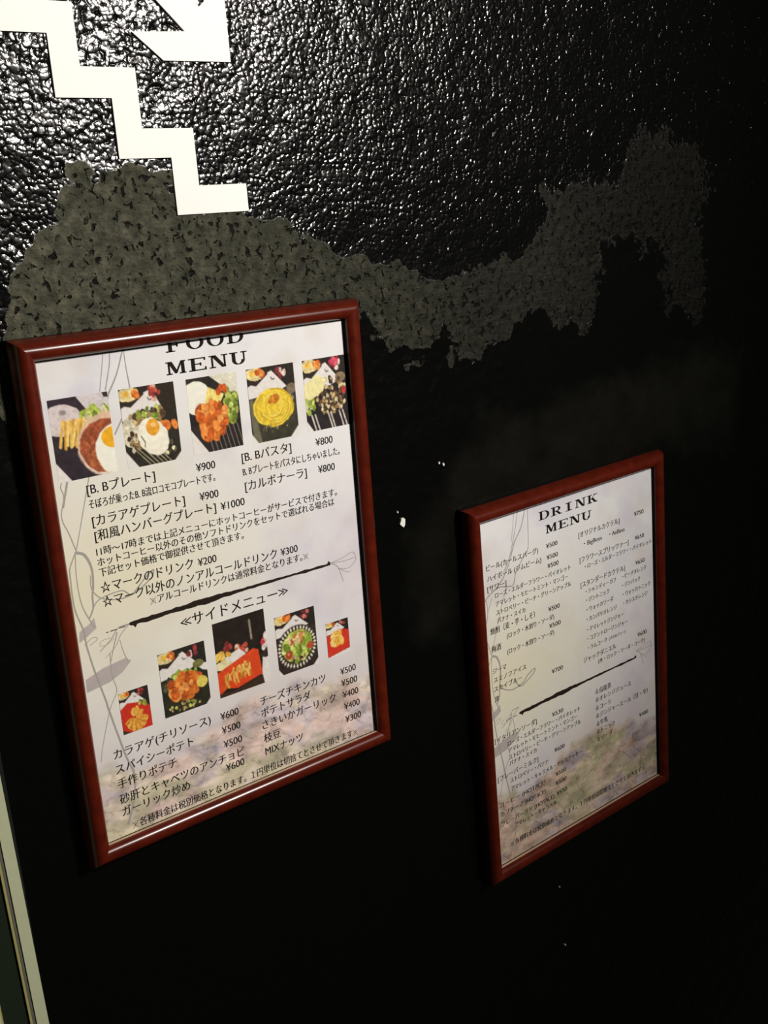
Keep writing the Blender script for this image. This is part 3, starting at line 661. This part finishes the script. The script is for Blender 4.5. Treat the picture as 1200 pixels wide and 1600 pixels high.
FOOD = [('[B. Bプレート]', 18.2, 59.5, 76.3, 7.2), ('¥900', 86.0, 98.7, 76.4, 6.6), ('そぼろが乗ったB. B流ロコモコプレートです。', 18.2, 97.7, 84.2, 5.8), ('¥900', 86.1, 98.7, 94.0, 6.6),
        ('[カラアゲプレート]', 18.7, 76.3, 94.4, 7.2), ('[和風ハンバーグプレート]', 18.9, 96.0, 103.0, 7.2), ('¥1000', 99.3, 115.9, 102.7, 6.6),
        ('11時〜17時までは上記メニューにホットコーヒーがサービスで付きます。', 18.5, 184.5, 111.5, 5.6), ('ホットコーヒー以外のその他ソフトドリンクをセットで選ばれる場合は', 18.3, 181.7, 117.5, 5.6),
        ('下記セット価格で御提供させて頂きます。', 18.4, 112.7, 123.6, 5.6), ('☆マークのドリンク', 17.9, 76.6, 133.3, 7.2), ('¥200', 79.9, 92.4, 133.0, 6.6),
        ('☆マーク以外のノンアルコールドリンク', 17.9, 135.0, 141.7, 7.2), ('¥300', 137.8, 150.6, 141.0, 6.6), ('※アルコールドリンクは通常料金となります。※', 45.9, 158.8, 148.0, 5.8),
        ('≪サイドメニュー≫', 63.9, 140.2, 168.3, 9.0), ('カラアゲ(チリソース)', 11.3, 75.6, 234.0, 7.0), ('¥600', 82.6, 95.5, 234.1, 6.6), ('スパイシーポテト', 11.2, 62.3, 243.6, 7.0), ('¥500', 82.5, 95.7, 243.6, 6.6),
        ('手作りポテチ', 11.1, 49.8, 252.8, 7.0), ('¥500', 82.6, 95.8, 253.1, 6.6), ('砂肝とキャベツのアンチョビ', 11.1, 96.4, 263.0, 7.0), ('¥600', 82.3, 95.5, 269.0, 6.6), ('ガーリック炒め', 11.3, 56.4, 271.0, 7.0),
        ('※各種料金は税別価格となります。', 16.0, 95.5, 281.4, 6.2), ('１円単位は切捨てとさせて頂きます※', 99.5, 185.8, 281.4, 6.2), ('チーズチキンカツ', 111.9, 162.7, 234.8, 7.0), ('¥500', 175.1, 187.9, 234.0, 6.6),
        ('ポテトサラダ', 111.6, 149.8, 242.8, 7.0), ('¥500', 175.1, 188.3, 242.6, 6.6), ('さきいかガーリック', 111.4, 169.4, 251.2, 7.0), ('¥400', 175.4, 188.4, 251.1, 6.6), ('枝豆', 111.6, 124.1, 260.6, 7.0), ('¥400', 175.7, 188.8, 259.7, 6.6),
        ('MIXナッツ', 111.6, 140.8, 269.5, 7.0), ('¥300', 175.9, 189.0, 269.2, 6.6), ('[B. Bパスタ]', 117.1, 152.9, 77.0, 7.2), ('¥800', 171.5, 184.6, 76.6, 6.6), ('B. Bプレートをパスタにしちゃいました。', 116.9, 189.3, 85.3, 5.8),
        ('[カルボナーラ]', 117.3, 162.7, 94.9, 7.2), ('¥800', 171.6, 184.6, 94.3, 6.6)]
DRINK = [('ビール(カールスバーグ)', 6.2, 61.4, 39.2, 5.4), ('¥500', 70.5, 83.2, 37.9, 5.2), ('ハイボール (ジムビーム)', 6.6, 64.4, 47.6, 5.4), ('¥500', 70.5, 83.2, 47.2, 5.2), ('[サワー]', 6.1, 25.9, 55.5, 5.6), ('¥500', 71.0, 83.6, 54.3, 5.2),
         ('ローズ・エルダーフラワー・バイオレット', 13.6, 97.1, 62.2, 4.8), ('アマレット・モヒートミント・マンゴー', 13.8, 93.3, 69.0, 4.8), ('ストロベリー・ピーチ・グリーンアップル', 13.7, 96.9, 76.0, 4.8), ('バナナ・スイカ', 14.2, 44.3, 82.4, 4.8),
         ('焼酎（麦・芋・しそ）', 6.6, 54.5, 89.6, 5.8), ('¥500', 69.7, 82.7, 89.7, 5.2), ('(ロック・水割り・ソーダ)', 23.3, 75.8, 97.6, 5.0), ('¥500', 69.9, 83.0, 103.8, 5.2), ('梅酒', 6.7, 16.6, 103.8, 5.8), ('(ロック・水割り・ソーダ)', 22.8, 74.9, 110.4, 5.0),
         ('ジーマ', 6.4, 20.9, 121.3, 5.0), ('¥700', 70.3, 83.3, 142.6, 5.2), ('スミノフアイス', 6.9, 42.0, 128.8, 5.0), ('スカイブルー', 6.7, 36.6, 136.3, 5.0), ('澪', 6.5, 11.3, 144.9, 5.4),
         ('¥530', 68.3, 81.4, 179.6, 5.2), ('[イタリアンソーダ]', 4.3, 50.5, 178.8, 5.4), ('ローズ・エルダーフラワー・バイオレット', 17.7, 101.4, 185.9, 4.8), ('アマレット・モヒートミント・マンゴー', 18.0, 97.5, 191.8, 4.8), ('ストロベリー・ピーチ・グリーンアップル', 18.0, 101.8, 197.9, 4.8),
         ('バナナ・スイカ', 18.1, 48.7, 203.2, 4.8), ('¥600', 69.1, 81.3, 211.5, 5.2), ('[フレーバーミルク]', 4.6, 50.1, 212.0, 5.4), ('ストロベリー・バナナ', 18.0, 61.4, 218.2, 4.8), ('アマレット・キャラメル・チョコクッキー', 18.6, 101.5, 225.5, 4.8),
         ('¥500', 69.1, 81.5, 233.1, 5.2), ('コーヒー (HOT/ICE)', 5.1, 56.6, 235.0, 5.2), ('¥500', 68.8, 81.9, 241.4, 5.2), ('カプチーノ (HOT/ICE)', 5.3, 56.4, 243.2, 5.2), ('¥550', 69.3, 81.9, 251.0, 5.2), ('フレーバーラテ (HOT/ICE)', 5.5, 66.2, 252.0, 5.2), ('アマレット・キャラメル', 20.2, 68.8, 258.4, 4.8),
         ('※各種料金は税別価格となります。１円単位は切捨てとさせて頂きます※', 13.7, 183.3, 273.2, 5.4), ('¥750', 176.4, 188.6, 37.7, 5.2), ('[オリジナルカクテル]', 107.7, 157.6, 39.2, 5.6), ('・BigBoss', 113.8, 135.4, 47.6, 5.2), ('・AnBino', 144.7, 163.7, 47.6, 5.2),
         ('[フラワースプリッツァー]', 108.0, 168.3, 60.2, 5.6), ('¥650', 176.6, 188.5, 58.4, 5.2), ('・ローズ・エルダーフラワー・バイオレット', 113.8, 198.3, 66.6, 4.6), ('¥650', 176.7, 188.6, 80.3, 5.2), ('[スタンダードカクテル]', 108.1, 162.9, 81.2, 5.6),
         ('・ピーチオレンジ', 159.4, 190.5, 87.9, 4.8), ('・シャンディーガフ', 113.7, 151.1, 87.9, 4.8), ('・ジンバック', 159.0, 182.4, 95.6, 4.8), ('・ジントニック', 113.9, 142.6, 95.4, 4.8), ('・ウォッカトニック', 159.6, 195.5, 103.6, 4.8), ('・ウォッカソーダ', 114.0, 147.3, 103.6, 4.8),
         ('・カシスオレンジ', 159.8, 191.4, 111.4, 4.8), ('・カンパリオレンジ', 113.8, 151.2, 112.0, 4.8), ('・アマレットジンジャー', 113.9, 159.8, 120.8, 4.8), ('・コアントロージンジャー', 113.8, 164.4, 128.8, 4.8), ('・ラムコーク', 113.8, 137.8, 136.8, 4.8), ('(バカルディー)', 140.3, 161.2, 136.4, 3.4),
         ('ジャックダニエル', 108.1, 149.0, 146.3, 5.4), ('¥600', 177.2, 189.3, 145.1, 5.2), ('(水・ロック・ソーダ・コーク)', 126.1, 186.7, 152.4, 4.6), ('☆烏龍茶', 120.5, 141.2, 179.2, 5.6), ('☆オレンジジュース', 120.5, 166.7, 186.4, 5.2), ('☆コーラ', 120.4, 139.9, 193.8, 5.2),
         ('☆ジンジャーエール（甘・辛）', 120.4, 188.8, 200.9, 5.2), ('☆牛乳', 120.6, 135.5, 208.4, 5.4), ('☆トニック', 120.6, 144.5, 215.5, 5.2), ('☆ソーダ', 120.6, 141.0, 222.6, 5.2), ('¥400', 176.8, 188.8, 220.2, 5.2)]

GRP = None
food = frame('framed_menu', 0, 0, 200, 283, 0.0, 'food menu with ten dish photographs in a mahogany frame, left on the black wall', GRP)
fs = tag(sheet(food, 200, 283, 200, 'food'), 'white printed food menu sheet with grey sketch and marbled foot')
sheet_art(fs, 1.0, 155.3, 0)
title('FOOD', 75.3, 127.4, 5.6, 7.4, fs, 1.0, 0.08); title('MENU', 74.8, 128.6, 18.2, 7.3, fs, 1.0, 0.08)
for fn, x0, y0, x1, y1, lb in ((pic_loco, 3.4, 21.6, 37.7, 66.4, 'photo of a hamburger steak plate with fries and a fried egg'), (pic_egg, 44.1, 21.9, 78.0, 66.6, 'photo of a fried egg over a mixed rice plate'),
                               (pic_kara, 85.8, 22.2, 119.4, 66.4, 'photo of fried chicken with white rice and lettuce'), (pic_pasta, 126.2, 22.1, 160.0, 67.2, 'photo of a mound of yellow pasta on a dark plate'),
                               (pic_carbo, 166.6, 22.3, 199.9, 67.0, 'photo of brown noodles with a pale wedge of bread'), (pic_wedge, 19.1, 195.0, 37.8, 220.8, 'small photo of potato wedges on red paper'),
                               (pic_chicken, 46.3, 179.3, 77.6, 219.9, 'photo of fried chicken pieces with a lemon slice'), (pic_fries, 84.2, 171.1, 121.1, 219.9, 'photo of french fries on orange-red paper in a dark bar'),
                               (pic_salad, 128.0, 179.8, 158.8, 219.6, 'photo of a green salad in a bowl with a diamond rim'), (pic_chips, 166.6, 195.3, 184.8, 219.6, 'small photo of potato chips on red paper')):
    put_pic(fn, x0, y0, x1, y1, fs, 1.0, lb)
for s, a, b, y, h in FOOD: text_obj(s, a, b, y, h, MAT['ink'], fs, 1.0, 0.08)

KX = 0.992
drink = frame('framed_menu', 305.35, -157.84, 198.4, 284.3, 0.0181, 'drink menu of plain text columns in a mahogany frame, lower right on the black wall', GRP)
ds = tag(sheet(drink, 198.4, 284.3, 300, 'drink'), 'white printed drink menu sheet with grey sketch and brown-green marbled foot')
sheet_art(ds, KX, 162.6, 2.0, 'drink')
title('DRINK', 64.0, 131.4, 14.1, 6.8, ds, KX, 0.08); title('MENU', 71.2, 124.2, 26.2, 6.8, ds, KX, 0.08)
for s, a, b, y, h in DRINK: text_obj(s, a, b, y, h, MAT['ink'], ds, KX, 0.08)
bpy.data.objects.remove(_fo)
